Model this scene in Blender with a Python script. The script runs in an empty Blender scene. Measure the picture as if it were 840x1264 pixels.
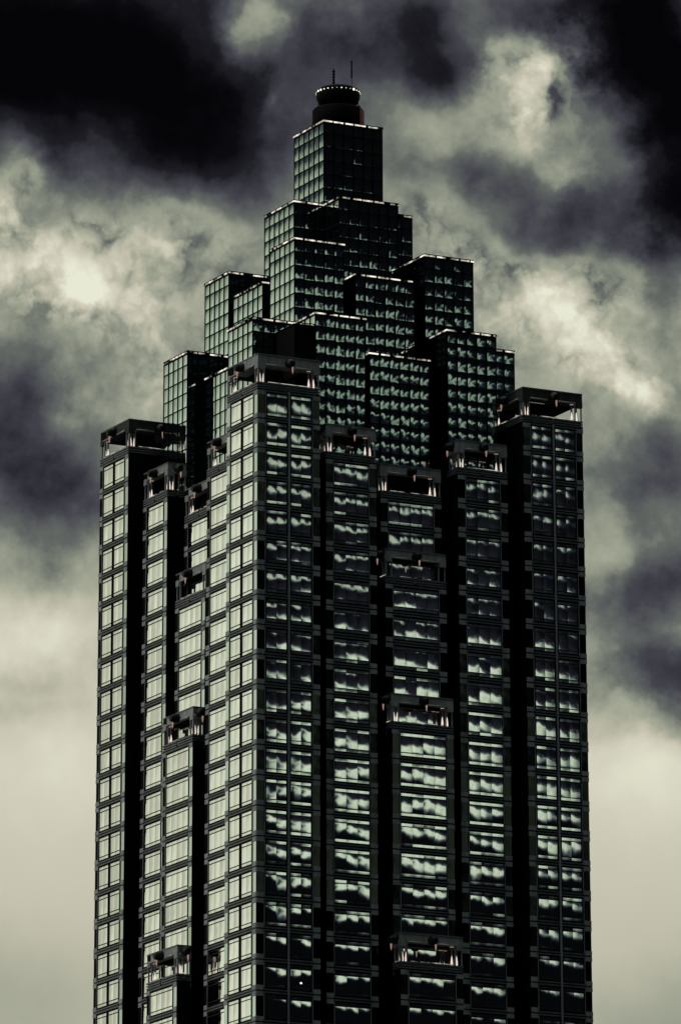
import bpy, bmesh, math, random
from mathutils import Vector, Matrix

# ------------------------------------------------------------------ camera
S = bpy.context.scene
COL = S.collection
cam_d = bpy.data.cameras.new("camera")
cam = bpy.data.objects.new("camera", cam_d)
COL.objects.link(cam)
cam_d.sensor_fit = 'VERTICAL'
cam_d.sensor_height = 36.0
cam_d.lens = 227.92
cam_d.shift_x = 28.0 / 1264.0
cam_d.shift_y = -1498.9 / 1264.0
cam_d.clip_start = 1.0
cam_d.clip_end = 60000.0
R_ = Vector((0.892070084, -0.451896508, -0.000714341))
U_ = Vector((-0.18108979, -0.35892922, 0.91562891))
W_ = Vector((0.41402591, 0.8166758, 0.40202386))
m = Matrix.Identity(4)
for i in range(3):
    m[i][0] = R_[i]; m[i][1] = U_[i]; m[i][2] = -W_[i]
m[0][3], m[1][3], m[2][3] = -383.973, -775.599, -214.228
cam.matrix_world = m
S.camera = cam

# ------------------------------------------------------------------ sky and light
SUN_AZ, SUN_EL = -40.0, 24.0        # azimuth from +Y towards +X, degrees
world = bpy.data.worlds.new("World")
S.world = world
world.use_nodes = True
wt = world.node_tree
for n in list(wt.nodes):
    wt.nodes.remove(n)

class G:
    """small helper to write node graphs as expressions"""
    def __init__(s, tree): s.t = tree
    def _in(s, sock, v):
        if v is None: return
        if isinstance(v, bpy.types.NodeSocket): s.t.links.new(v, sock)
        else: sock.default_value = v
    def math(s, op, a, b=None, c=None, clamp=False):
        n = s.t.nodes.new('ShaderNodeMath'); n.operation = op; n.use_clamp = clamp
        s._in(n.inputs[0], a); s._in(n.inputs[1], b); s._in(n.inputs[2], c)
        return n.outputs[0]
    def vec(s, op, a, b=None, c=None, out=0):
        n = s.t.nodes.new('ShaderNodeVectorMath'); n.operation = op
        s._in(n.inputs[0], a); s._in(n.inputs[1], b); s._in(n.inputs[2], c)
        return n.outputs[out]
    def scale(s, a, f):
        n = s.t.nodes.new('ShaderNodeVectorMath'); n.operation = 'SCALE'
        s._in(n.inputs[0], a); s._in(n.inputs['Scale'], f)
        return n.outputs[0]
    def comb(s, x, y, z):
        n = s.t.nodes.new('ShaderNodeCombineXYZ')
        s._in(n.inputs[0], x); s._in(n.inputs[1], y); s._in(n.inputs[2], z)
        return n.outputs[0]
    def sep(s, v):
        n = s.t.nodes.new('ShaderNodeSeparateXYZ'); s._in(n.inputs[0], v)
        return n.outputs
    def noise(s, v, scale, detail=2.0, rough=0.5, lac=2.0, dist=0.0, w=None):
        n = s.t.nodes.new('ShaderNodeTexNoise')
        if w is not None:
            n.noise_dimensions = '4D'; s._in(n.inputs['W'], w)
        s._in(n.inputs['Vector'], v); n.inputs['Scale'].default_value = scale
        n.inputs['Detail'].default_value = detail; n.inputs['Roughness'].default_value = rough
        n.inputs['Lacunarity'].default_value = lac; n.inputs['Distortion'].default_value = dist
        return n.outputs
    def ramp(s, f, stops, interp='LINEAR'):
        n = s.t.nodes.new('ShaderNodeValToRGB'); cr = n.color_ramp; cr.interpolation = interp
        while len(cr.elements) < len(stops): cr.elements.new(0.5)
        for e, (p, c) in zip(cr.elements, stops):
            e.position = p; e.color = (c[0], c[1], c[2], 1)
        s._in(n.inputs[0], f)
        return n.outputs[0]
    def mapr(s, v, a, b, c=0.0, d=1.0, smooth=False):
        n = s.t.nodes.new('ShaderNodeMapRange')
        if smooth: n.interpolation_type = 'SMOOTHSTEP'
        s._in(n.inputs[0], v)
        for i, x in enumerate((a, b, c, d)): n.inputs[i + 1].default_value = x
        return n.outputs[0]

def lin(r, g, b):
    f = lambda c: (c / 255 / 12.92) if c / 255 <= .04045 else ((c / 255 + .055) / 1.055) ** 2.4
    return (f(r), f(g), f(b))

g = G(wt)
tc = wt.nodes.new('ShaderNodeTexCoord')
D = tc.outputs['Generated']
dx, dy, dz = g.sep(D)
az = g.math('MULTIPLY', g.math('ARCTAN2', dx, dy), 57.29578)
el = g.math('MULTIPLY', g.math('ARCSINE', dz), 57.29578)
P0 = g.comb(az, el, 0.0)
# cloud edges are torn by two octaves of turbulence, in degrees of sky
P3 = g.scale(D, 57.29578)          # the same degrees, as a direction in space
wn = g.noise(P3, 0.8, 1.5, 0.5)[1]
P1 = g.vec('MULTIPLY_ADD', g.vec('SUBTRACT', wn, (0.5, 0.5, 0.5)), (0.95, 0.60, 0.0), P0)
wn2 = g.noise(P3, 2.2, 4.0, 0.60)[1]
P1 = g.vec('MULTIPLY_ADD', g.vec('SUBTRACT', wn2, (0.5, 0.5, 0.5)), (0.62, 0.44, 0.0), P1)

# clouds: azimuth, elevation, half widths in degrees, how much lighter or darker
CLOUDS = [(24.64, 16.84, 1.55, 0.897, -0.44),(25.7, 16.5, 0.812, 0.621, -0.20),(24.11, 17.29, 1.476, 0.828, -0.2),(26.3, 16.25, 0.85, 0.50, -0.20),
         (24.14, 15.85, 0.258, 0.31, 0.28),(24.44, 15.3, 0.62, 0.38, 0.34),(24.88, 15.05, 0.406, 0.31, 0.22),(24.17, 15.99, 0.369, 0.207, -0.1),
         (24.32, 15.66, 0.207, 0.166, -0.14),(25.11, 14.7, 0.443, 0.345, 0.1),(24.17, 14.14, 0.59, 0.517, -0.26),(24.47, 13.38, 0.701, 0.483, -0.28),
         (24.11, 13.3, 0.59, 0.621, -0.08),(25.1, 15.4, 0.295, 0.207, 0.05),(26.42, 17.34, 0.258, 0.276, 0.22),(26.2, 16.67, 0.443, 0.414, 0.05),
         (26.57, 16.6, 0.103, 0.083, 0.1),(25.76, 15.41, 0.443, 0.31, 0.14),(25.41, 14.01, 0.517, 0.414, 0.08),(26.94, 17.24, 0.295, 0.207, -0.08),
         (27.83, 17.17, 0.812, 0.414, -0.26),(28.2, 16.88, 0.517, 0.241, -0.20),(29.0, 16.91, 0.28, 0.25, 0.44),(28.86, 16.52, 0.443, 0.414, 0.12),
         (28.12, 16.46, 0.812, 0.345, 0.08),(29.08, 16.1, 0.192, 0.138, 0.1),(28.3, 16.05, 0.75, 0.30, -0.20),(29.2, 15.6, 0.95, 0.34, -0.27),
         (29.91, 17.14, 0.517, 0.655, -0.48),(30.23, 16.43, 0.369, 0.552, -0.42),(30.1, 15.66, 0.443, 0.483, -0.36),(29.55, 17.36, 0.443, 0.345, -0.2),
         (29.32, 17.51, 0.443, 0.207, -0.1),(27.82, 15.62, 0.59, 0.414, 0.14),(28.4, 15.33, 0.443, 0.276, 0.12),(29.15, 14.85, 0.55, 0.34, 0.30),
         (28.88, 15.05, 0.369, 0.276, 0.1),(29.85, 14.26, 0.332, 0.193, 0.3),(29.56, 14.48, 0.369, 0.241, 0.14),(28.55, 15.05, 0.162, 0.152, -0.12),
         (28.69, 14.74, 0.192, 0.124, -0.08),(30.08, 14.82, 0.258, 0.414, -0.14),(30.09, 13.78, 0.295, 0.414, -0.18),(29.68, 13.37, 0.56, 0.45, -0.20),
         (29.73, 12.33, 0.60, 0.38, -0.28),(30.02, 12.61, 0.369, 0.414, -0.1),(29.79, 11.58, 0.664, 0.33, -0.36),(30.07, 11.44, 0.443, 0.31, -0.12),
         (29.78, 11.2, 0.59, 0.097, -0.08),(29.42, 13.03, 0.185, 1.379, 0.06),(29.7, 10.83, 0.886, 0.414, 0.1),(24.35, 12.07, 0.812, 0.276, 0.14),
         (24.29, 11.59, 0.59, 0.097, -0.07),(24.22, 11.38, 0.664, 0.11, -0.07),(24.34, 12.62, 0.517, 0.172, -0.06),(24.73, 10.91, 0.738, 0.552, 0.06),
         (24.12, 9.01, 0.959, 0.552, -0.08),(30.01, 8.87, 0.738, 0.414, -0.1),
         # behind the viewer, where the shaded fronts of the tower look
         ]
BASE = g.ramp(g.mapr(el, 0.0, 30.0), [(0.0, (.50,)*3), (0.28, (.69,)*3), (0.335, (.79,)*3), (0.37, (.80,)*3), (0.43, (.60,)*3), (0.50, (.62,)*3),
                                     (0.57, (.46,)*3), (0.75, (.32,)*3), (1.0, (.26,)*3)])
acc = BASE
front = None
for (a, e, sa, se, amp) in CLOUDS:
    v = g.vec('MULTIPLY_ADD', P1, (1 / sa, 1 / se, 0.0), (-a / sa, -e / se, 0.0))
    d2 = g.vec('DOT_PRODUCT', v, v, out=1)
    ex = g.math('POWER', 0.367879, d2)
    acc = g.math('MULTIPLY_ADD', ex, amp * (1.25 if amp > 0 else 1.0), acc)
# billows and wisps
bl1 = g.noise(P3, 0.75, 4.0, 0.60)[0]
bl2 = g.noise(P3, 2.0, 5.0, 0.60)[0]
vo = wt.nodes.new('ShaderNodeTexVoronoi'); vo.feature = 'F1'
vo.inputs['Scale'].default_value = 1.6; vo.inputs['Detail'].default_value = 2.0
vo.inputs['Roughness'].default_value = 0.6
wt.links.new(g.vec('MULTIPLY_ADD', wn2, (0.8, 0.8, 0.8), P3), vo.inputs['Vector'])
billow = g.math('SUBTRACT', 0.66, vo.outputs['Distance'])
bmask = g.mapr(acc, 0.54, 0.78, 0.0, 0.42, True)
wisp = g.mapr(el, 10.2, 12.2, 0.10, 1.0, True)
acc = g.math('ADD', acc, g.math('MULTIPLY', g.math('SUBTRACT', bl1, 0.5), g.math('MULTIPLY', wisp, 0.24)))
acc = g.math('ADD', acc, g.math('MULTIPLY', g.math('SUBTRACT', bl2, 0.5), g.math('MULTIPLY', wisp, 0.32)))
acc = g.math('ADD', acc, g.math('MULTIPLY', g.math('MULTIPLY', billow, bmask), g.mapr(el, 12.0, 13.6, 0.0, 1.0, True)))
# west-northwest: a high bright overcast, which the left flanks mirror
wv = g.vec('MULTIPLY_ADD', P0, (1 / 34.0, 1 / 60.0, 0.0), (38.0 / 34.0, -5.0 / 60.0, 0.0))
west = g.math('POWER', 0.367879, g.vec('DOT_PRODUCT', wv, wv, out=1))
westL = g.ramp(g.mapr(el, 0.0, 30.0), [(0.0, (.85,)*3), (0.30, (.97,)*3), (0.45, (.98,)*3), (0.485, (.92,)*3), (0.50, (.84,)*3), (0.52, (.68,)*3), (0.545, (.46,)*3), (0.58, (.33,)*3), (1.0, (.28,)*3)])
westL = g.math('ADD', westL, g.math('MULTIPLY', g.math('SUBTRACT', bl1, 0.5), 0.22))
westL = g.math('MULTIPLY', westL, g.mapr(az, -26.5, -24.8, 1.0, 0.78))
wmix = g.mapr(west, 0.35, 0.8, 0.0, 1.0, True)
acc = g.math('ADD', g.math('MULTIPLY', acc, g.math('SUBTRACT', 1.0, wmix)), g.math('MULTIPLY', westL, wmix))
# south-southeast, behind the viewer: storm dark with torn bright gaps low over the roofs
sv = g.vec('MULTIPLY_ADD', g.comb(g.math('ABSOLUTE', az), el, 0.0), (1 / 70.0, 0.0, 0.0), (-165.0 / 70.0, 0.0, 0.0))
south = g.math('POWER', 0.367879, g.vec('DOT_PRODUCT', sv, sv, out=1))
smix = g.mapr(south, 0.25, 0.75, 0.0, 1.0, True)
Q0 = g.comb(az, el, 0.0)
gap1 = g.noise(g.vec('MULTIPLY', Q0, (0.8, 1.0, 0.0)), 0.42, 1.0, 0.4)[0]
gap2 = g.noise(g.vec('MULTIPLY', Q0, (1.5, 0.9, 0.0)), 0.30, 2.0, 0.40)[0]
elw = g.math('MULTIPLY_ADD', g.math('SUBTRACT', gap1, 0.5), 0.9, el)
band = g.ramp(g.mapr(elw, 6.0, 21.0), [(0.0, (.0,)*3), (0.235, (.03,)*3), (0.282, (.90,)*3), (0.335, (.94,)*3), (0.365, (.24,)*3), (0.43, (.15,)*3), (1.0, (.0,)*3)])
patch = g.ramp(g.mapr(elw, 6.0, 21.0), [(0.0, (.0,)*3), (0.465, (.0,)*3), (0.50, (.62,)*3), (0.54, (.60,)*3), (0.575, (.0,)*3)])
patch = g.math('MULTIPLY', patch, g.mapr(az, 150.4, 151.6, 0.25, 1.0, True))
torn = g.mapr(gap2, 0.40, 0.55, 0.06, 1.0, True)
hole = g.mapr(g.noise(g.vec('MULTIPLY', P3, (0.7, 0.7, 1.1)), 0.62, 2.0, 0.5)[0], 0.31, 0.46, 0.20, 1.0, True)
hole = g.math('MULTIPLY', hole, g.math('MULTIPLY', g.mapr(az, 150.2, 152.0, 0.55, 1.0, True), g.mapr(az, 152.7, 154.4, 1.0, 0.62, True)))
sL = g.math('ADD', g.math('MULTIPLY', band, hole), g.math('MULTIPLY', patch, torn))
acc = g.math('ADD', g.math('MULTIPLY', acc, g.math('SUBTRACT', 1.0, smix)), g.math('MULTIPLY', sL, smix))
# overhead, out of view, the sky is brightened as fill light for the stone
acc = g.math('ADD', acc, g.mapr(el, 34.0, 60.0, 0.0, 0.62, True))
acc = g.math('MULTIPLY', acc, 1.0, clamp=True)
cloud = g.ramp(acc, [(0.0, lin(3, 2, 4)), (0.10, lin(10, 9, 12)), (0.22, lin(30, 29, 36)), (0.36, lin(68, 68, 77)), (0.48, lin(100, 105, 101)),
                     (0.60, lin(150, 155, 138)), (0.74, lin(190, 188, 168)), (0.88, lin(214, 212, 192)), (1.0, lin(232, 233, 212))])
sky = wt.nodes.new('ShaderNodeTexSky')
sky.sky_type = 'NISHITA'
sky.sun_disc = False
sky.sun_elevation = math.radians(SUN_EL)
sky.sun_rotation = math.radians(SUN_AZ)
mixn = wt.nodes.new('ShaderNodeMix'); mixn.data_type = 'RGBA'
wt.links.new(g.mapr(el, 34.0, 62.0, 0.997, 0.45, True), mixn.inputs['Factor'])
wt.links.new(sky.outputs[0], mixn.inputs['A'])
cloud = g.vec('MULTIPLY', cloud, g.vec('MULTIPLY_ADD', g.comb(smix, smix, smix), (-0.10, 0.01, 0.0), (1, 1, 1)))
wt.links.new(g.scale(cloud, g.mapr(el, 36.0, 62.0, 10.0, 30.0, True)), mixn.inputs['B'])  # unseen zenith made brighter still, to light the stone from above
bg = wt.nodes.new('ShaderNodeBackground')
bg.inputs['Strength'].default_value = 0.10
wt.links.new(mixn.outputs['Result'], bg.inputs['Color'])
wo = wt.nodes.new('ShaderNodeOutputWorld')
wt.links.new(bg.outputs[0], wo.inputs['Surface'])

sun_d = bpy.data.lights.new("sun", 'SUN')
sun_d.energy = 0.5
sun_d.angle = math.radians(12)
sun_d.color = (1.0, 0.95, 0.86)
sun = bpy.data.objects.new("sun", sun_d)
COL.objects.link(sun)
sa, se = math.radians(SUN_AZ), math.radians(SUN_EL)
sdir = Vector((math.sin(math.radians(-78)) * math.cos(se), math.cos(math.radians(-78)) * math.cos(se), math.sin(se)))
sun.rotation_euler = sdir.to_track_quat('Z', 'Y').to_euler()
sky.sun_rotation = math.radians(-78)

S.view_settings.view_transform = 'Standard'
S.view_settings.look = 'None'
S.view_settings.exposure = 0.0
S.view_settings.gamma = 1.0
S.view_settings.use_curve_mapping = False
S.render.engine = 'CYCLES'

# ------------------------------------------------------------------ materials
def new_mat(name):
    mt = bpy.data.materials.new(name); mt.use_nodes = True
    t = mt.node_tree
    for n in list(t.nodes): t.nodes.remove(n)
    out = t.nodes.new('ShaderNodeOutputMaterial')
    return mt, t, G(t), out

def solid(name, col, rough=0.6, metal=0.0, var=0.25, scale=0.8, spec=0.3):
    mt, t, g, out = new_mat(name)
    b = t.nodes.new('ShaderNodeBsdfPrincipled')
    geo = t.nodes.new('ShaderNodeNewGeometry')
    n = g.noise(g.vec('MULTIPLY', geo.outputs['Position'], (1, 1, .35)), scale, 4.0, 0.6)[0]
    f = g.mapr(n, 0.3, 0.7, 1 - var, 1 + var)
    t.links.new(g.scale(col, f), b.inputs['Base Color'])
    b.inputs['Roughness'].default_value = rough
    b.inputs['Metallic'].default_value = metal
    b.inputs['Specular IOR Level'].default_value = spec
    t.links.new(b.outputs[0], out.inputs[0])
    return mt

def glass(name, tint, bow, ripple, tilt, rscale, rough=0.03, streak=0.0, fres=None, own=0.35):
    """mirror-coated facade glass; every pane is slightly bowed and set a hair out of true"""
    mt, t, g, out = new_mat(name)
    geo = t.nodes.new('ShaderNodeNewGeometry')
    tc = t.nodes.new('ShaderNodeTexCoord')
    at = t.nodes.new('ShaderNodeAttribute'); at.attribute_name = 'pane'
    ac = t.nodes.new('ShaderNodeAttribute'); ac.attribute_name = 'pane_centre'
    oi = t.nodes.new('ShaderNodeObjectInfo')
    seed = g.vec('MULTIPLY_ADD', at.outputs['Vector'], (7.31, 3.77, 5.13), g.scale((31.0, 17.0, 53.0), oi.outputs['Random']))
    wn = t.nodes.new('ShaderNodeTexWhiteNoise'); wn.noise_dimensions = '3D'
    t.links.new(seed, wn.inputs['Vector'])
    d = g.vec('SUBTRACT', tc.outputs['Object'], ac.outputs['Vector'])
    bowed = g.scale(d, g.math('MULTIPLY_ADD', wn.outputs['Value'], bow * 0.4, bow * 0.8))
    # stresses set up by the fixings repeat from pane to pane, the rest does not
    n0 = g.vec('SUBTRACT', g.noise(d, rscale * 1.3, 1.0, 0.4)[1], (0.5, 0.5, 0.5))
    pos = g.vec('ADD', geo.outputs['Position'], g.scale(seed, 0.05))
    n1 = g.vec('SUBTRACT', g.noise(pos, rscale, 1.0, 0.4)[1], (0.5, 0.5, 0.5))
    n2 = g.vec('SUBTRACT', wn.outputs['Color'], (0.5, 0.5, 0.5))
    nn = g.vec('ADD', geo.outputs['Normal'], bowed)
    nn = g.vec('ADD', nn, g.scale(n0, ripple))
    nn = g.vec('ADD', nn, g.scale(n1, ripple * own))
    nn = g.vec('ADD', nn, g.scale(n2, tilt))
    nn = g.vec('NORMALIZE', nn)
    gl = t.nodes.new('ShaderNodeBsdfGlossy')
    gl.inputs['Roughness'].default_value = rough
    t.links.new(nn, gl.inputs['Normal'])
    f = 1.0
    if streak > 0:
        sn = g.noise(g.vec('MULTIPLY', pos, (2.2, 2.2, 0.12)), 1.0, 3.0, 0.6)[0]
        f = g.mapr(sn, 0.3, 0.7, 1.0 - streak, 1.0)
        f = g.math('MULTIPLY', f, g.mapr(wn.outputs['Value'], 0.0, 1.0, 1.0 - streak * .6, 1.0))
    if fres:
        lw = t.nodes.new('ShaderNodeLayerWeight'); lw.inputs['Blend'].default_value = 0.5
        f = g.math('MULTIPLY', f, g.mapr(lw.outputs['Facing'], fres[0], fres[1], fres[2], 1.0))
    t.links.new(g.scale(tint, f), gl.inputs['Color'])
    df = t.nodes.new('ShaderNodeBsdfDiffuse'); df.inputs['Color'].default_value = (.002, .003, .003, 1)
    mx = t.nodes.new('ShaderNodeMixShader'); mx.inputs[0].default_value = 0.97
    t.links.new(df.outputs[0], mx.inputs[1]); t.links.new(gl.outputs[0], mx.inputs[2])
    t.links.new(mx.outputs[0], out.inputs[0])
    return mt

def glow_mat(name, col, strength):
    mt, t, g, out = new_mat(name)
    e = t.nodes.new('ShaderNodeEmission')
    e.inputs['Color'].default_value = (*col, 1); e.inputs['Strength'].default_value = strength
    t.links.new(e.outputs[0], out.inputs[0])
    return mt

def strip_glow(name, col, lo, hi):
    """cornice light line: tubes of uneven output with dead stretches between; also used for the ledge glint"""
    mt, t, g, out = new_mat(name)
    geo = t.nodes.new('ShaderNodeNewGeometry')
    n = g.noise(geo.outputs['Position'], 0.55, 2.0, 0.6)[0]
    f = g.mapr(n, 0.40, 0.62, lo, hi)
    e = t.nodes.new('ShaderNodeEmission')
    e.inputs['Color'].default_value = (*col, 1)
    t.links.new(f, e.inputs['Strength'])
    t.links.new(e.outputs[0], out.inputs[0])
    return mt

M = {
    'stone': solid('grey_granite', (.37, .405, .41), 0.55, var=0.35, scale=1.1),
    'shaded_stone': solid('shaded_granite', (.05, .052, .052), 0.7, var=0.4, scale=1.1),  # granite copy with the side crowns' shade put into its colour
    'strip': solid('spandrel_metal', (.17, .19, .20), 0.45, metal=0.0, var=0.25),
    'frame': solid('window_frame_metal', (.012, .013, .014), 0.5, var=0.2),
    'post': solid('mullion_metal', (.36, .39, .41), 0.45, metal=0.0, var=0.2),
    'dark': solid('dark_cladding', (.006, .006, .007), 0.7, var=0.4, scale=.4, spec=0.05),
    'mull': solid('curtain_wall_mullion', (.006, .008, .008), 0.6, var=0.2, spec=0.04),
    'win': glass('window_glass', (.92, .98, .93), 0.013, 0.014, 0.010, 0.45, 0.02, 0.15, own=1.2),
    'trans': glass('transom_glass', (.88, .97, .90), 0.008, 0.010, 0.010, 0.5, 0.03, 0.15),
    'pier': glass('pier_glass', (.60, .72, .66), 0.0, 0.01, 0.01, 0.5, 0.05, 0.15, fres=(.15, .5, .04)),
    'curtain': glass('curtain_glass', (.57, .71, .66), 0.024, 0.046, 0.006, 0.65, 0.02, 0.12),
    'cream': solid('pale_column_paint', (.62, .52, .47), 0.5, var=0.15),
    'rail': solid('pale_rail_metal', (.5, .5, .46), 0.4, metal=0.4, var=0.2),
    'asphalt': solid('city_ground_asphalt', (.05, .05, .05), 0.9, var=0.3, scale=.01),
    'drum': solid('rooftop_drum_paint', (.008, .008, .010), 0.6, var=0.3, spec=0.03),
    'red_glow': solid('red_glow_colour', (.42, .06, .09), 0.5, var=0.3),  # red light on the drum's right side, given as surface colour
    'cornice': strip_glow('cornice_light', (1.0, .93, .78), 0.0, 1.15),
    'ledge': strip_glow('ledge_glint', (1.0, .93, .80), 0.0, 0.55),  # pale ledge whose reflected light is put in as emission
    'bulb': glow_mat('lamp_bulb', (1.0, .95, .82), 1.6),
    'warm': glow_mat('warm_glow', (1.0, .83, .72), 0.9),  # stands for warm light falling on the column feet
    'dim': glow_mat('dim_glow', (1.0, .66, .55), 0.30),  # stands for light caught by the capitals and spout fins
    'red': glow_mat('red_obstruction_lamp', (1.0, .08, .10), 2.0),
}

# ------------------------------------------------------------------ mesh helpers
FR = 50.29     # side of the square plan

def face_xf(face, plane):
    """face coordinates (s along, n outwards, z up) -> world"""
    if face == 'R':  return lambda s, n, z: Vector((s, plane - n, z))
    if face == 'L':  return lambda s, n, z: Vector((plane - n, s, z))
    if face == 'B':  return lambda s, n, z: Vector((s, plane + n, z))
    return lambda s, n, z: Vector((plane + n, s, z))

class MB:
    def __init__(s):
        s.v = []; s.f = []; s.m = []; s.p = []; s.pc = {}; s.mats = []; s.sm = []
    def mi(s, mat):
        if mat not in s.mats: s.mats.append(mat)
        return s.mats.index(mat)
    def hexa(s, c, mat, pane=(0, 0, 0)):
        b = len(s.v); s.v += c; k = s.mi(mat)
        fs = [(0, 3, 2, 1), (4, 5, 6, 7), (0, 1, 5, 4), (1, 2, 6, 5), (2, 3, 7, 6), (3, 0, 4, 7)]
        ctr = tuple(sum(q[i] for q in c) / 8 for i in range(3))
        for q in range(6): s.pc[len(s.f) + q] = ctr
        c0 = (Vector(c[1]) - Vector(c[0])).cross(Vector(c[3]) - Vector(c[0]))
        flip = c0.dot(Vector(c[4]) - Vector(c[0])) < 0
        for f in fs:
            if flip: f = f[::-1]
            s.f.append(tuple(b + i for i in f)); s.m.append(k); s.p.append(pane); s.sm.append(False)
    def box(s, lo, hi, mat, pane=(0, 0, 0)):
        (x0, y0, z0), (x1, y1, z1) = lo, hi
        s.hexa([(x0, y0, z0), (x1, y0, z0), (x1, y1, z0), (x0, y1, z0), (x0, y0, z1), (x1, y0, z1), (x1, y1, z1), (x0, y1, z1)], mat, pane)
    def fbox(s, F, s0, s1, n0, n1, z0, z1, mat, pane=(0, 0, 0)):
        s.hexa([tuple(F(*q)) for q in [(s0, n0, z0), (s1, n0, z0), (s1, n1, z0), (s0, n1, z0), (s0, n0, z1), (s1, n0, z1), (s1, n1, z1), (s0, n1, z1)]], mat, pane)
    def lathe(s, c, prof, mat, n=24, axis=None):
        """profile of (radius, height) turned about an axis through c"""
        ax = Vector(axis).normalized() if axis else Vector((0, 0, 1))
        t = Vector((1, 0, 0)) if abs(ax.x) < .9 else Vector((0, 1, 0))
        e1 = ax.cross(t).normalized(); e2 = ax.cross(e1)
        k = s.mi(mat); b = len(s.v); c = Vector(c)
        for r, h in prof:
            for i in range(n):
                a = 2 * math.pi * i / n
                s.v.append(tuple(c + ax * h + (e1 * math.cos(a) + e2 * math.sin(a)) * r))
        for j in range(len(prof) - 1):
            for i in range(n):
                i2 = (i + 1) % n
                s.f.append((b + j * n + i, b + j * n + i2, b + (j + 1) * n + i2, b + (j + 1) * n + i)); s.m.append(k); s.p.append((0, 0, 0)); s.sm.append(True)
        s.f.append(tuple(b + i for i in range(n - 1, -1, -1))); s.m.append(k); s.p.append((0, 0, 0)); s.sm.append(False)
        e = b + (len(prof) - 1) * n
        s.f.append(tuple(e + i for i in range(n))); s.m.append(k); s.p.append((0, 0, 0)); s.sm.append(False)
    def mesh(s, name):
        me = bpy.data.meshes.new(name)
        me.from_pydata([tuple(v) for v in s.v], [], s.f)
        for mt in s.mats: me.materials.append(M[mt])
        me.polygons.foreach_set('material_index', s.m)
        me.polygons.foreach_set('use_smooth', s.sm)
        a = me.attributes.new('pane', 'FLOAT_VECTOR', 'FACE')
        a.data.foreach_set('vector', [c for p in s.p for c in p])
        a = me.attributes.new('pane_centre', 'FLOAT_VECTOR', 'FACE')
        a.data.foreach_set('vector', [c for i in range(len(s.f)) for c in s.pc.get(i, (0, 0, 0))])
        me.update()
        return me
    def obj(s, name, parent=None, loc=None):
        o = bpy.data.objects.new(name, s.mesh(name))
        COL.objects.link(o)
        if parent is not None: o.parent = parent
        if loc is not None: o.location = loc
        return o

def empty(name, parent=None, loc=(0, 0, 0)):
    o = bpy.data.objects.new(name, None); COL.objects.link(o)
    if parent is not None: o.parent = parent
    o.location = loc
    o.empty_display_size = 1
    return o

# ------------------------------------------------------------------ ground
GZ = -216.0
gm = MB(); gm.box((-9000, -9000, GZ - 1), (9000, 9000, GZ), 'asphalt')
ground = gm.obj('ground'); ground['kind'] = 'structure'

# ------------------------------------------------------------------ the tower
tower = empty('skyscraper')
tower['label'] = 'dark stepped postmodern skyscraper with mirror glass, stone crowned bays and a round rooftop drum'
tower['category'] = 'skyscraper'

BOT = -92.0   # lowest storey built in full; below the frame it goes on as a plain shaft

# --- windows: one mesh per kind and face, every window an object of its own
def window_mesh(face, width, panes):
    F = face_xf(face, 0.0)
    b = MB()
    zt, zb = -0.46, -3.54
    fr = 0.07
    b.fbox(F, 0, width, -0.05, 0.03, zb, zt, 'frame')
    b.fbox(F, 0, fr, 0.03, 0.09, zb, zt, 'frame'); b.fbox(F, width - fr, width, 0.03, 0.09, zb, zt, 'frame')
    b.fbox(F, fr, width - fr, 0.03, 0.09, zt - .05, zt, 'frame'); b.fbox(F, fr, width - fr, 0.03, 0.09, zb, zb + .05, 'frame')
    b.fbox(F, fr, width - fr, 0.03, 0.10, -0.98, -0.87, 'frame'); b.fbox(F, fr, width - fr, 0.03, 0.10, -3.14, -3.03, 'frame')
    w = (width - 2 * fr) / panes
    for i in range(panes):
        x0 = fr + i * w + 0.012; x1 = fr + (i + 1) * w - 0.012
        b.fbox(F, x0, x1, 0.03, 0.05, -0.87, -0.51, 'trans', (i + 1, 9, 0))
        b.fbox(F, x0, x1, 0.03, 0.05, -3.03, -0.98, 'win', (i + 1, 1, 0))
        b.fbox(F, x0, x1, 0.03, 0.05, -3.49, -3.14, 'trans', (i + 1, 15, 0))
    return b.mesh('window')

WMESH = {}
def add_window(parent, face, plane, s0, width, panes, zj):
    key = (face, round(width, 2), panes)
    if key not in WMESH: WMESH[key] = window_mesh(*key)
    o = bpy.data.objects.new('window', WMESH[key])
    COL.objects.link(o); o.parent = parent
    o.location = face_xf(face, plane)(s0, 0, zj)
    return o

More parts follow.
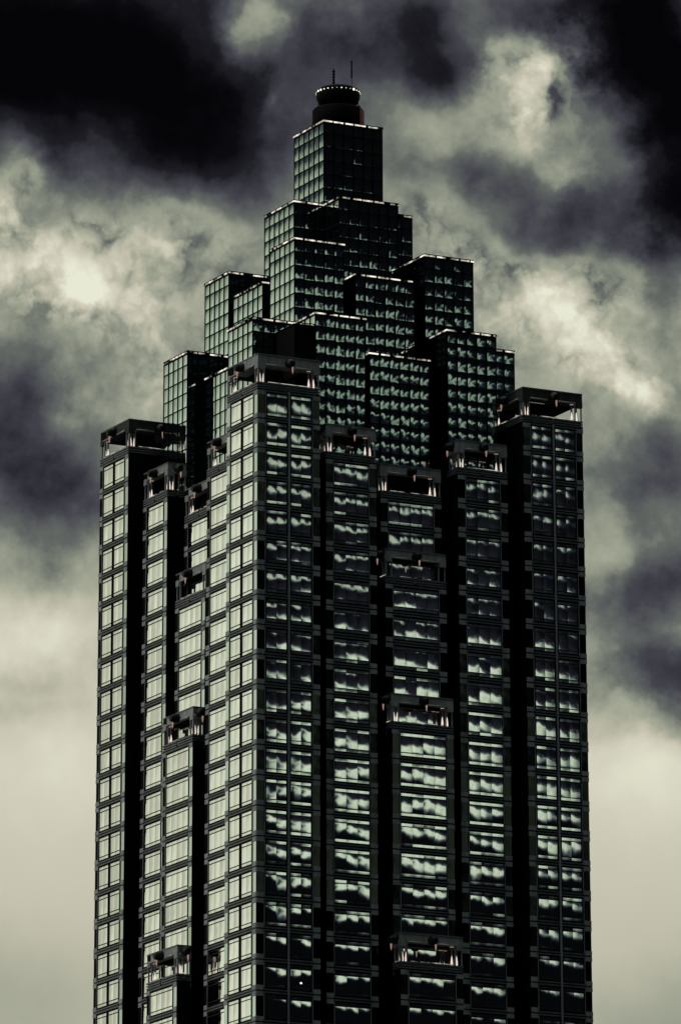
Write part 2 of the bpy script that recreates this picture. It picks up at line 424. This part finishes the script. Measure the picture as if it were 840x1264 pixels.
PW = 1.03
def facade(parent, face, plane, s0, s1, ztop, zbot, openings, trim, post=None, far='pier'):
    """one bay of one face: piers with stone blocks, paired spandrel strips, windows.
       ztop: the first floor joint; storeys of 4 m run down from it"""
    F = face_xf(face, plane)
    z = ztop; first = True
    b = trim
    while z > zbot:
        # joint strips
        for zz in (z + .10, z - .27):
            if not (first and zz > z):
                b.fbox(F, s0 + PW + .04, s1 - PW - .04, 0, 0.14, zz, zz + .17, 'strip')
        b.fbox(F, s0 + .01, s1 - .01, 0, 0.05, z - .075, z + .075, 'frame')
        for a, c in ((s0, s0 + PW), (s1 - PW, s1)):
            b.fbox(F, a, c, 0, 0.10, z - .70, z - .10, 'stone')
            if not first: b.fbox(F, a, c, 0, 0.10, z + .10, z + .70, 'stone')
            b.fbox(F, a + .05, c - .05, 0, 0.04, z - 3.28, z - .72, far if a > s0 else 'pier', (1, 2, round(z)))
        # thin uprights beside the windows
        for a in (s0 + PW + .07, s1 - PW - .15):
            b.fbox(F, a, a + .08, 0, 0.13, z - 3.66, z - .34, 'post')
        for (w0, w1, n) in openings:
            add_window(parent, face, plane, w0, w1 - w0, n, z)
        z -= 4; first = False
    if post:
        b.fbox(F, post - .13, post + .13, 0, 0.17, zbot, ztop + .1, 'post')

def crown(parent, x0, x1, y0, y1, zj, sides='LR', depth_open=True, columns=True, beam_top=4.95, lights=True, bd=1.1, hb=1.25, stone='stone'):
    """open pavilion on top of a bay. zj: the floor joint under it; zj+beam_top: top of its beam"""
    cr = empty('crown', parent)
    zt = zj + beam_top
    base = MB()
    base.box((x0 + .12, y0 + .12, zj + .02), (x1 - .12, y1 - .12, zj + 1.0), 'dark')
    beam = MB()
    spec = {'R': (face_xf('R', y0), x0, x1), 'L': (face_xf('L', x0), y0, y1), 'B': (face_xf('B', y1), x0, x1), 'E': (face_xf('E', x1), y0, y1)}
    for k, (F, a, c) in spec.items():
        mat = stone if k in sides else 'dark'
        inset = bd if k in 'LE' else 0
        mid = (a + c) / 2
        beam.fbox(F, a + inset, c - inset, -bd, 0.0, zt - hb, zt, mat)
        if k in sides:
            # coping, end blocks, slim posts and the round bar under the beam
            beam.fbox(F, a + .02, c - .02, 0.0, 0.07, zt - .2, zt - .04, 'strip')
            for e0, e1 in ((a, a + .95), (c - .95, c)):
                beam.fbox(F, e0 + .01, e1, -.5, 0.05, zt - hb - .55, zt - hb + .3, mat)
            for e in (a + .04, a + 1.0, c - 1.14, c - .18):
                beam.fbox(F, e, e + .13, -.3, -.1, zj + 1.0, zt - hb, 'post')
            for e0, e1 in ((a + 1.1, mid - .8), (mid + .8, c - 1.1)):
                p0 = F(e0, .02, zt - hb + .02); p1 = F(e1, .02, zt - hb + .02)
                beam.lathe(p0, [(.13, 0), (.13, (p1 - p0).length)], 'rail', 8, (p1 - p0))
            # stepped base with a notch in the middle
            for q, (za, zb_) in enumerate(((.78, 1.0), (.44, .64), (.12, .30))):
                base.fbox(F, a, mid - .25, -.13, 0.10, zj + za, zj + zb_, 'strip')
                base.fbox(F, mid + .25, c, -.13, 0.10, zj + za, zj + zb_, 'strip')
            base.fbox(F, mid - .2, mid + .2, -.13, 0.03, zj + .3, zj + .8, 'strip')
    base.obj('crown_base', cr)
    beam.obj('beam', cr)
    for k in sides:
        F, a, c = spec[k]
        mid = (a + c) / 2
        sp = MB()
        p0 = F(mid, -.2, zt - hb * .62); p1 = F(mid, 1.25, zt - hb * .78)
        L = (p1 - p0).length
        sp.lathe(p0, [(.42, 0), (.60, .15), (.62, L * .55), (.50, L * .8), (.34, L)], 'frame', 16, (p1 - p0))
        q0 = F(mid + .18, .35, zt - hb - .75); 
        sp.lathe(F(mid + .2, .75, zt - hb - 1.0), [(.03, 0), (.10, .35), (.13, .7), (.10, 1.0)], 'dim', 8)  # fin under the spout; the light on it is its own glow
        sp.obj('spout', cr)
        if lights:
            ld = MB(); ld.fbox(F, a + 1.5, c - 1.3, -.02, 0.05, zj + 1.06, zj + 1.13, 'ledge'); ld.obj('ledge_glint', cr)
    if columns:
        def C3(cx, cy, sx, sy):
            return [(cx + sx * .40, cy + sy * 1.35), (cx + sx * .50, cy + sy * .45), (cx + sx * 1.05, cy + sy * .50)]
        pts = C3(x0, y0, 1, 1)
        pts += [(x1 - .75, y0 + .45), (x1 - 1.45, y0 + .5)] if x1 - x0 > 5 else []
        if 'L' in sides and y1 - y0 > 5: pts += [(x0 + .45, y1 - .75), (x0 + .5, y1 - 1.45)]
        for (px, py) in pts:
            cm = MB()
            h = zt - hb - (zj + 1.0)
            cm.lathe((px, py, zj + 1.0), [(.13, 0), (.13, h * .97), (.22, h)], 'post', 12)
            col = cm.obj('column', cr)
            if lights:
                um = MB()
                um.lathe((px - .03, py - .08, zj + 1.03), [(.05, 0), (.15, .10), (.15, .45), (.09, .9), (.04, 1.3)], 'warm', 12)
                um.obj('column_glow', cr)  # light on the lower column, shaped as a tapered glowing body
                um = MB()
                um.lathe((px, py - .05, zj + 1.0 + h - .14), [(.22, 0), (.28, .05), (.24, .08)], 'dim', 12)
                um.obj('capital_glow', cr)  # capital disc; light reaching it from below is given as glow
    return cr

# core
core = MB()
core.box((5.2, 5.2, GZ), (FR - 5.2, FR - 5.2, -4.2), 'dark')
core.obj('core', tower)

A0, A1 = 0.0, 9.40
B0, B1 = 11.12, 18.83
C0, C1 = 20.47, 29.82
G0, G1 = FR - B1, FR - B0
H0, H1 = FR - A1, FR
WA = [(1.32, 4.42, 2), (4.98, 8.08, 2)]
def shift(ws, d): return [(a + d, b + d, n) for a, b, n in ws]

# corner towers: near, right, left
for (x, y, faces) in ((A0, A0, 'RL'), (H0, A0, 'R'), (A0, H0, 'L'), (H0, H0, '')):
    ct = empty('corner_tower', tower)
    b = MB()
    b.box((x + .03, y + .03, GZ), (x + A1 - .03, y + A1 - .03, 4.0), 'dark')
    b.obj('shaft', ct)
    tr = MB()
    if 'R' in faces: facade(ct, 'R', y, x, x + A1, 4.0, BOT, shift(WA, x), tr, x + 4.70)
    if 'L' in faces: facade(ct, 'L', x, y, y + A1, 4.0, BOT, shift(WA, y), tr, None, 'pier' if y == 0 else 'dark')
    if faces:
        tr.obj('facade_trim', ct)
        crown(tower, x, x + A1, y, y + A1, 4.0, bd=2.0, hb=1.5, stone='stone' if (x, y) == (0.0, 0.0) else 'shaded_stone')

# single-window bays (B and G) on both fronts
for (s0, s1) in ((B0, B1), (G0, G1)):
    for face in 'RL':
        bay = empty('bay', tower)
        b = MB(); F = face_xf(face, 1.62)
        b.fbox(F, s0 + .03, s1 - .03, -5.0, -.03, GZ, -4.0, 'dark')
        b.obj('shaft', bay)
        tr = MB()
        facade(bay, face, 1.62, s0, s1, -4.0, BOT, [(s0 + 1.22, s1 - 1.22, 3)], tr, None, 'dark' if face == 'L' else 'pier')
        tr.obj('facade_trim', bay)
        if face == 'R': crown(tower, s0, s1, 1.62, 4.5, -4.0, sides='RL', beam_top=4.87)
        else: crown(tower, 1.62, 4.5, s0, s1, -4.0, sides='RL', beam_top=4.87)

# centre bays, stepping outwards on their way down: plane, top joint, lowest joint built
LAY = [(3.54, -8.0, -21.0), (2.24, -20.0, -41.0), (0.48, -40.0, -73.0), (-1.62, -72.0, BOT)]
for face in 'RL':
    for li, (pl, zj, zb) in enumerate(LAY):
        bay = empty('centre_bay', tower)
        F = face_xf(face, pl)
        b = MB()
        b.fbox(F, C0 + .03, C1 - .03, -(5.6 - pl), -.03, GZ if li == 3 else LAY[li + 1][1] - 6, zj, 'dark')
        b.obj('shaft', bay)
        tr = MB()
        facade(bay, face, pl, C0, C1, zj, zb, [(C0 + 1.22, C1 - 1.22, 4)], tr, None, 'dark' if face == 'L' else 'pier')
        tr.obj('facade_trim', bay)
        back = 6.5 if li == 0 else LAY[li - 1][0]
        cols = li in (0, 2, 3)
        if face == 'R': crown(tower, C0, C1, pl, back - .02, zj, sides='RL', beam_top=4.8, columns=cols)
        else: crown(tower, pl, back - .02, C0, C1, zj, sides='RL', beam_top=4.8, columns=cols)

# ------------------------------------------------------------------ glass blocks above
def glass_block(x0, x1, y0, y1, z0, z1, cols_x, cols_y, faces='RLE', lamp=True):
    gb = empty('glass_block', tower)
    body = MB()
    body.box((x0 + .05, y0 + .05, z0), (x1 - .05, y1 - .05, z1 - .05), 'dark')
    mu = MB()
    for face, plane, a, c, n in (('R', y0, x0, x1, cols_x), ('L', x0, y0, y1, cols_y), ('E', x1, y0, y1, cols_y)):
        if face not in faces: continue
        F = face_xf(face, plane)
        w = (c - a) / n
        rows = [z1 - .38]
        z = z1 - 1.95
        while z > z0 + .3: rows.append(z); z -= 2.0
        rows.append(z0)
        for j in range(len(rows) - 1):
            for i in range(n):
                body.fbox(F, a + i * w + .05, a + (i + 1) * w - .05, -.05, 0.0, rows[j + 1] + .04, rows[j] - .04, 'curtain', (i + 1, j + 1, 3 if face == 'R' else 5))
        for i in range(n + 1):
            mu.fbox(F, a + i * w - (.09 if i else 0), a + i * w + (.09 if i < n else 0), 0, .07, z0, z1 - .38, 'mull')
        for r in rows[1:-1]:
            mu.fbox(F, a + .1, c - .1, 0, .055, r - .075, r + .075, 'mull')
        mu.fbox(F, a - .0, c + .0, 0, .10, z1 - .46, z1 - .30, 'mull')
    body.obj('curtain_wall', gb)
    mu.obj('mullion_grid', gb)
    cap = MB()
    cap.box((x0 - .10, y0 - .10, z1 - .04), (x1 + .10, y1 + .10, z1 + .10), 'mull')
    cap.obj('roof_cap', gb)
    if lamp:
        cl = MB()
        for face, plane, a, c in (('R', y0, x0, x1), ('L', x0, y0, y1)):
            if face not in faces: continue
            F = face_xf(face, plane)
            q = a
            rnd = random.Random(int(x0 * 31 + y0 * 17 + ord(face)))
            while q < c - .2:
                L = rnd.uniform(1.2, 1.75); e = min(q + L, c + .12)
                cl.fbox(F, q if q > a else a - .14, e, .10, .16, z1 - .26, z1 - .06, 'cornice')
                q = e + rnd.uniform(.18, .55)
        cl.obj('cornice_light', gb)
    return gb

S1_, S2_ = 15.75, FR - 15.75
N1_, N2_ = 10.85, FR - 10.85
O1_, O2_ = 4.6, FR - 4.6
glass_block(C0, FR - C0, C0, FR - C0, 30.0, 49.9, 6, 6)                   # topmost
# second tier: cross-shaped, four arms round the top block
glass_block(C0, C1, S1_, C0 + .3, 26.0, 37.5, 6, 3)
glass_block(S1_, C0 + .3, C0, C1, 26.0, 37.5, 3, 6)
glass_block(C1 - .3, S2_, C0, C1, 22.0, 37.5, 3, 6)
glass_block(C0, C1, C1 - .3, S2_, 24.0, 37.5, 6, 3)
# third tier: four square blocks on the diagonals
glass_block(B0 + .02, B1, B0 + .02, B1, 10.0, 29.25, 5, 5)
glass_block(G0, G1, N1_ + .1, B1, 8.0, 29.25, 5, 5)
glass_block(N1_ + .1, B1, G0, G1, 8.0, 29.25, 5, 5)
glass_block(G0, G1, G0, G1, 8.0, 29.25, 5, 5)
inner = MB(); inner.box((15.95, 15.95, -4.2), (FR - 15.95, FR - 15.95, 28.5), 'dark'); inner.obj('core', tower)
# fourth tier
glass_block(C0, C1, N1_, S1_ + .2, 6.0, 25.15, 6, 4)
glass_block(N1_, S1_ + .2, C0, C1, 6.0, 25.15, 4, 6)
# fifth tier, behind the single-window bays
glass_block(B0, B1, O1_ + .1, B0 + .1, -12.0, 17.1, 5, 4)
glass_block(G0, G1, O1_ - .2, N1_ + .3, -12.0, 17.0, 5, 4)
glass_block(O1_ + .1, B0 + .1, B0, B1, -12.0, 17.1, 4, 5)
glass_block(O1_ - .05, N1_ + .3, G0, G1, -12.0, 17.0, 4, 5)
glass_block(G1 - .1, O2_, B0, B1, -4.0, 17.0, 4, 5)
glass_block(B0, B1, G1 - .1, O2_, -4.0, 17.0, 5, 4)
# sixth tier, behind the centre bays
glass_block(C0, C1, 6.6, N1_ + .2, -14.0, 12.95, 6, 3)
glass_block(6.6, N1_ + .2, C0, C1, -14.0, 12.95, 3, 6)
ph = MB()
ph.box((8.0, 4.95, 4.1), (B0 - .02, B0 - .05, 15.0), 'dark'); ph.box((7.9, 4.85, 15.0), (B0 - .02, B0 - .05, 15.15), 'mull')
ph.obj('plant_room', tower)

# ------------------------------------------------------------------ rooftop drum, ring and masts
CX = CY = FR / 2
dr = MB()
dr.lathe((CX, CY, 49.9), [(3.72, 0), (3.72, 3.0), (3.5, 3.28), (0.4, 3.32)], 'drum', 48)
dr.obj('rooftop_drum', tower)
ring = empty('rooftop_ring', tower)
rg = MB()
rg.lathe((CX, CY, 53.2), [(1.5, 0), (1.5, .60), (2.2, .66), (2.85, 1.0), (3.12, 1.6), (3.17, 2.25), (3.02, 2.8), (2.6, 3.08), (.3, 3.2)], 'mull', 48)
rg.obj('ring_body', ring)
rnd = random.Random(4)
for i in range(30):
    a = 2 * math.pi * i / 30
    r = rnd.choice((.03, .05, .08, .10, .15, .19))
    lb = MB(); p = Vector((CX + 3.15 * math.cos(a), CY + 3.15 * math.sin(a), 55.62))
    lb.lathe(p, [(r, 0), (r * .9, .08)], 'bulb', 10, (math.cos(a), math.sin(a), 0))
    lb.obj('bulb', ring)
st = MB()
for i in range(9):
    a = 2 * math.pi * i / 9 + 0.35
    st.lathe((CX + 2.9 * math.cos(a), CY + 2.9 * math.sin(a), 53.2), [(.06, 0), (.06, 1.9)], 'mull', 6)
st.obj('strut', ring)
right = Vector((0.892, -0.452, 0))
def at_side(d, z): return Vector((CX, CY, z)) + right * d
ms = MB(); p = at_side(-.63, 56.3)
prof = [(.10, 0)]
for k in range(6):
    z0 = .35 + k * .42
    prof += [(.10, z0), (.21, z0 + .10), (.21, z0 + .26), (.10, z0 + .36)]
prof += [(.05, 3.15)]
ms.lathe(p, prof, 'mull', 12); ms.obj('antenna', tower)
ms = MB(); p = at_side(1.95, 56.2)
ms.lathe(p, [(.16, 0), (.16, .5), (.045, .55), (.045, 1.7), (.12, 1.75), (.11, 4.3), (.05, 4.4)], 'mull', 10); ms.obj('antenna', tower)
ms = MB()
for d, h in ((2.55, .9), (3.05, .7), (-1.1, .35)):
    q = at_side(d, 53.1 if d > 0 else 56.2); ms.lathe(q, [(.13, 0), (.13, h), (.06, h + .1)], 'mull', 8)
ms.obj('vent_pipe', tower)
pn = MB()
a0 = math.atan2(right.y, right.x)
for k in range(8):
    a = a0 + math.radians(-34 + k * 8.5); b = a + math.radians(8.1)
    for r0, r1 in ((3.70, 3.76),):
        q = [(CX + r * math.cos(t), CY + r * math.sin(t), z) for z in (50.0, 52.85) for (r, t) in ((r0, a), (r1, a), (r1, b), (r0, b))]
        pn.hexa(q, 'red_glow')
pn.obj('red_glow_panel', tower)  # added sector that carries the drum's red glow as colour

lm = MB(); lm.lathe((6.55, -.07, -74.75), [(.10, 0), (.14, .08), (.10, .2)], 'bulb', 8); lm.obj('office_lamp', tower)
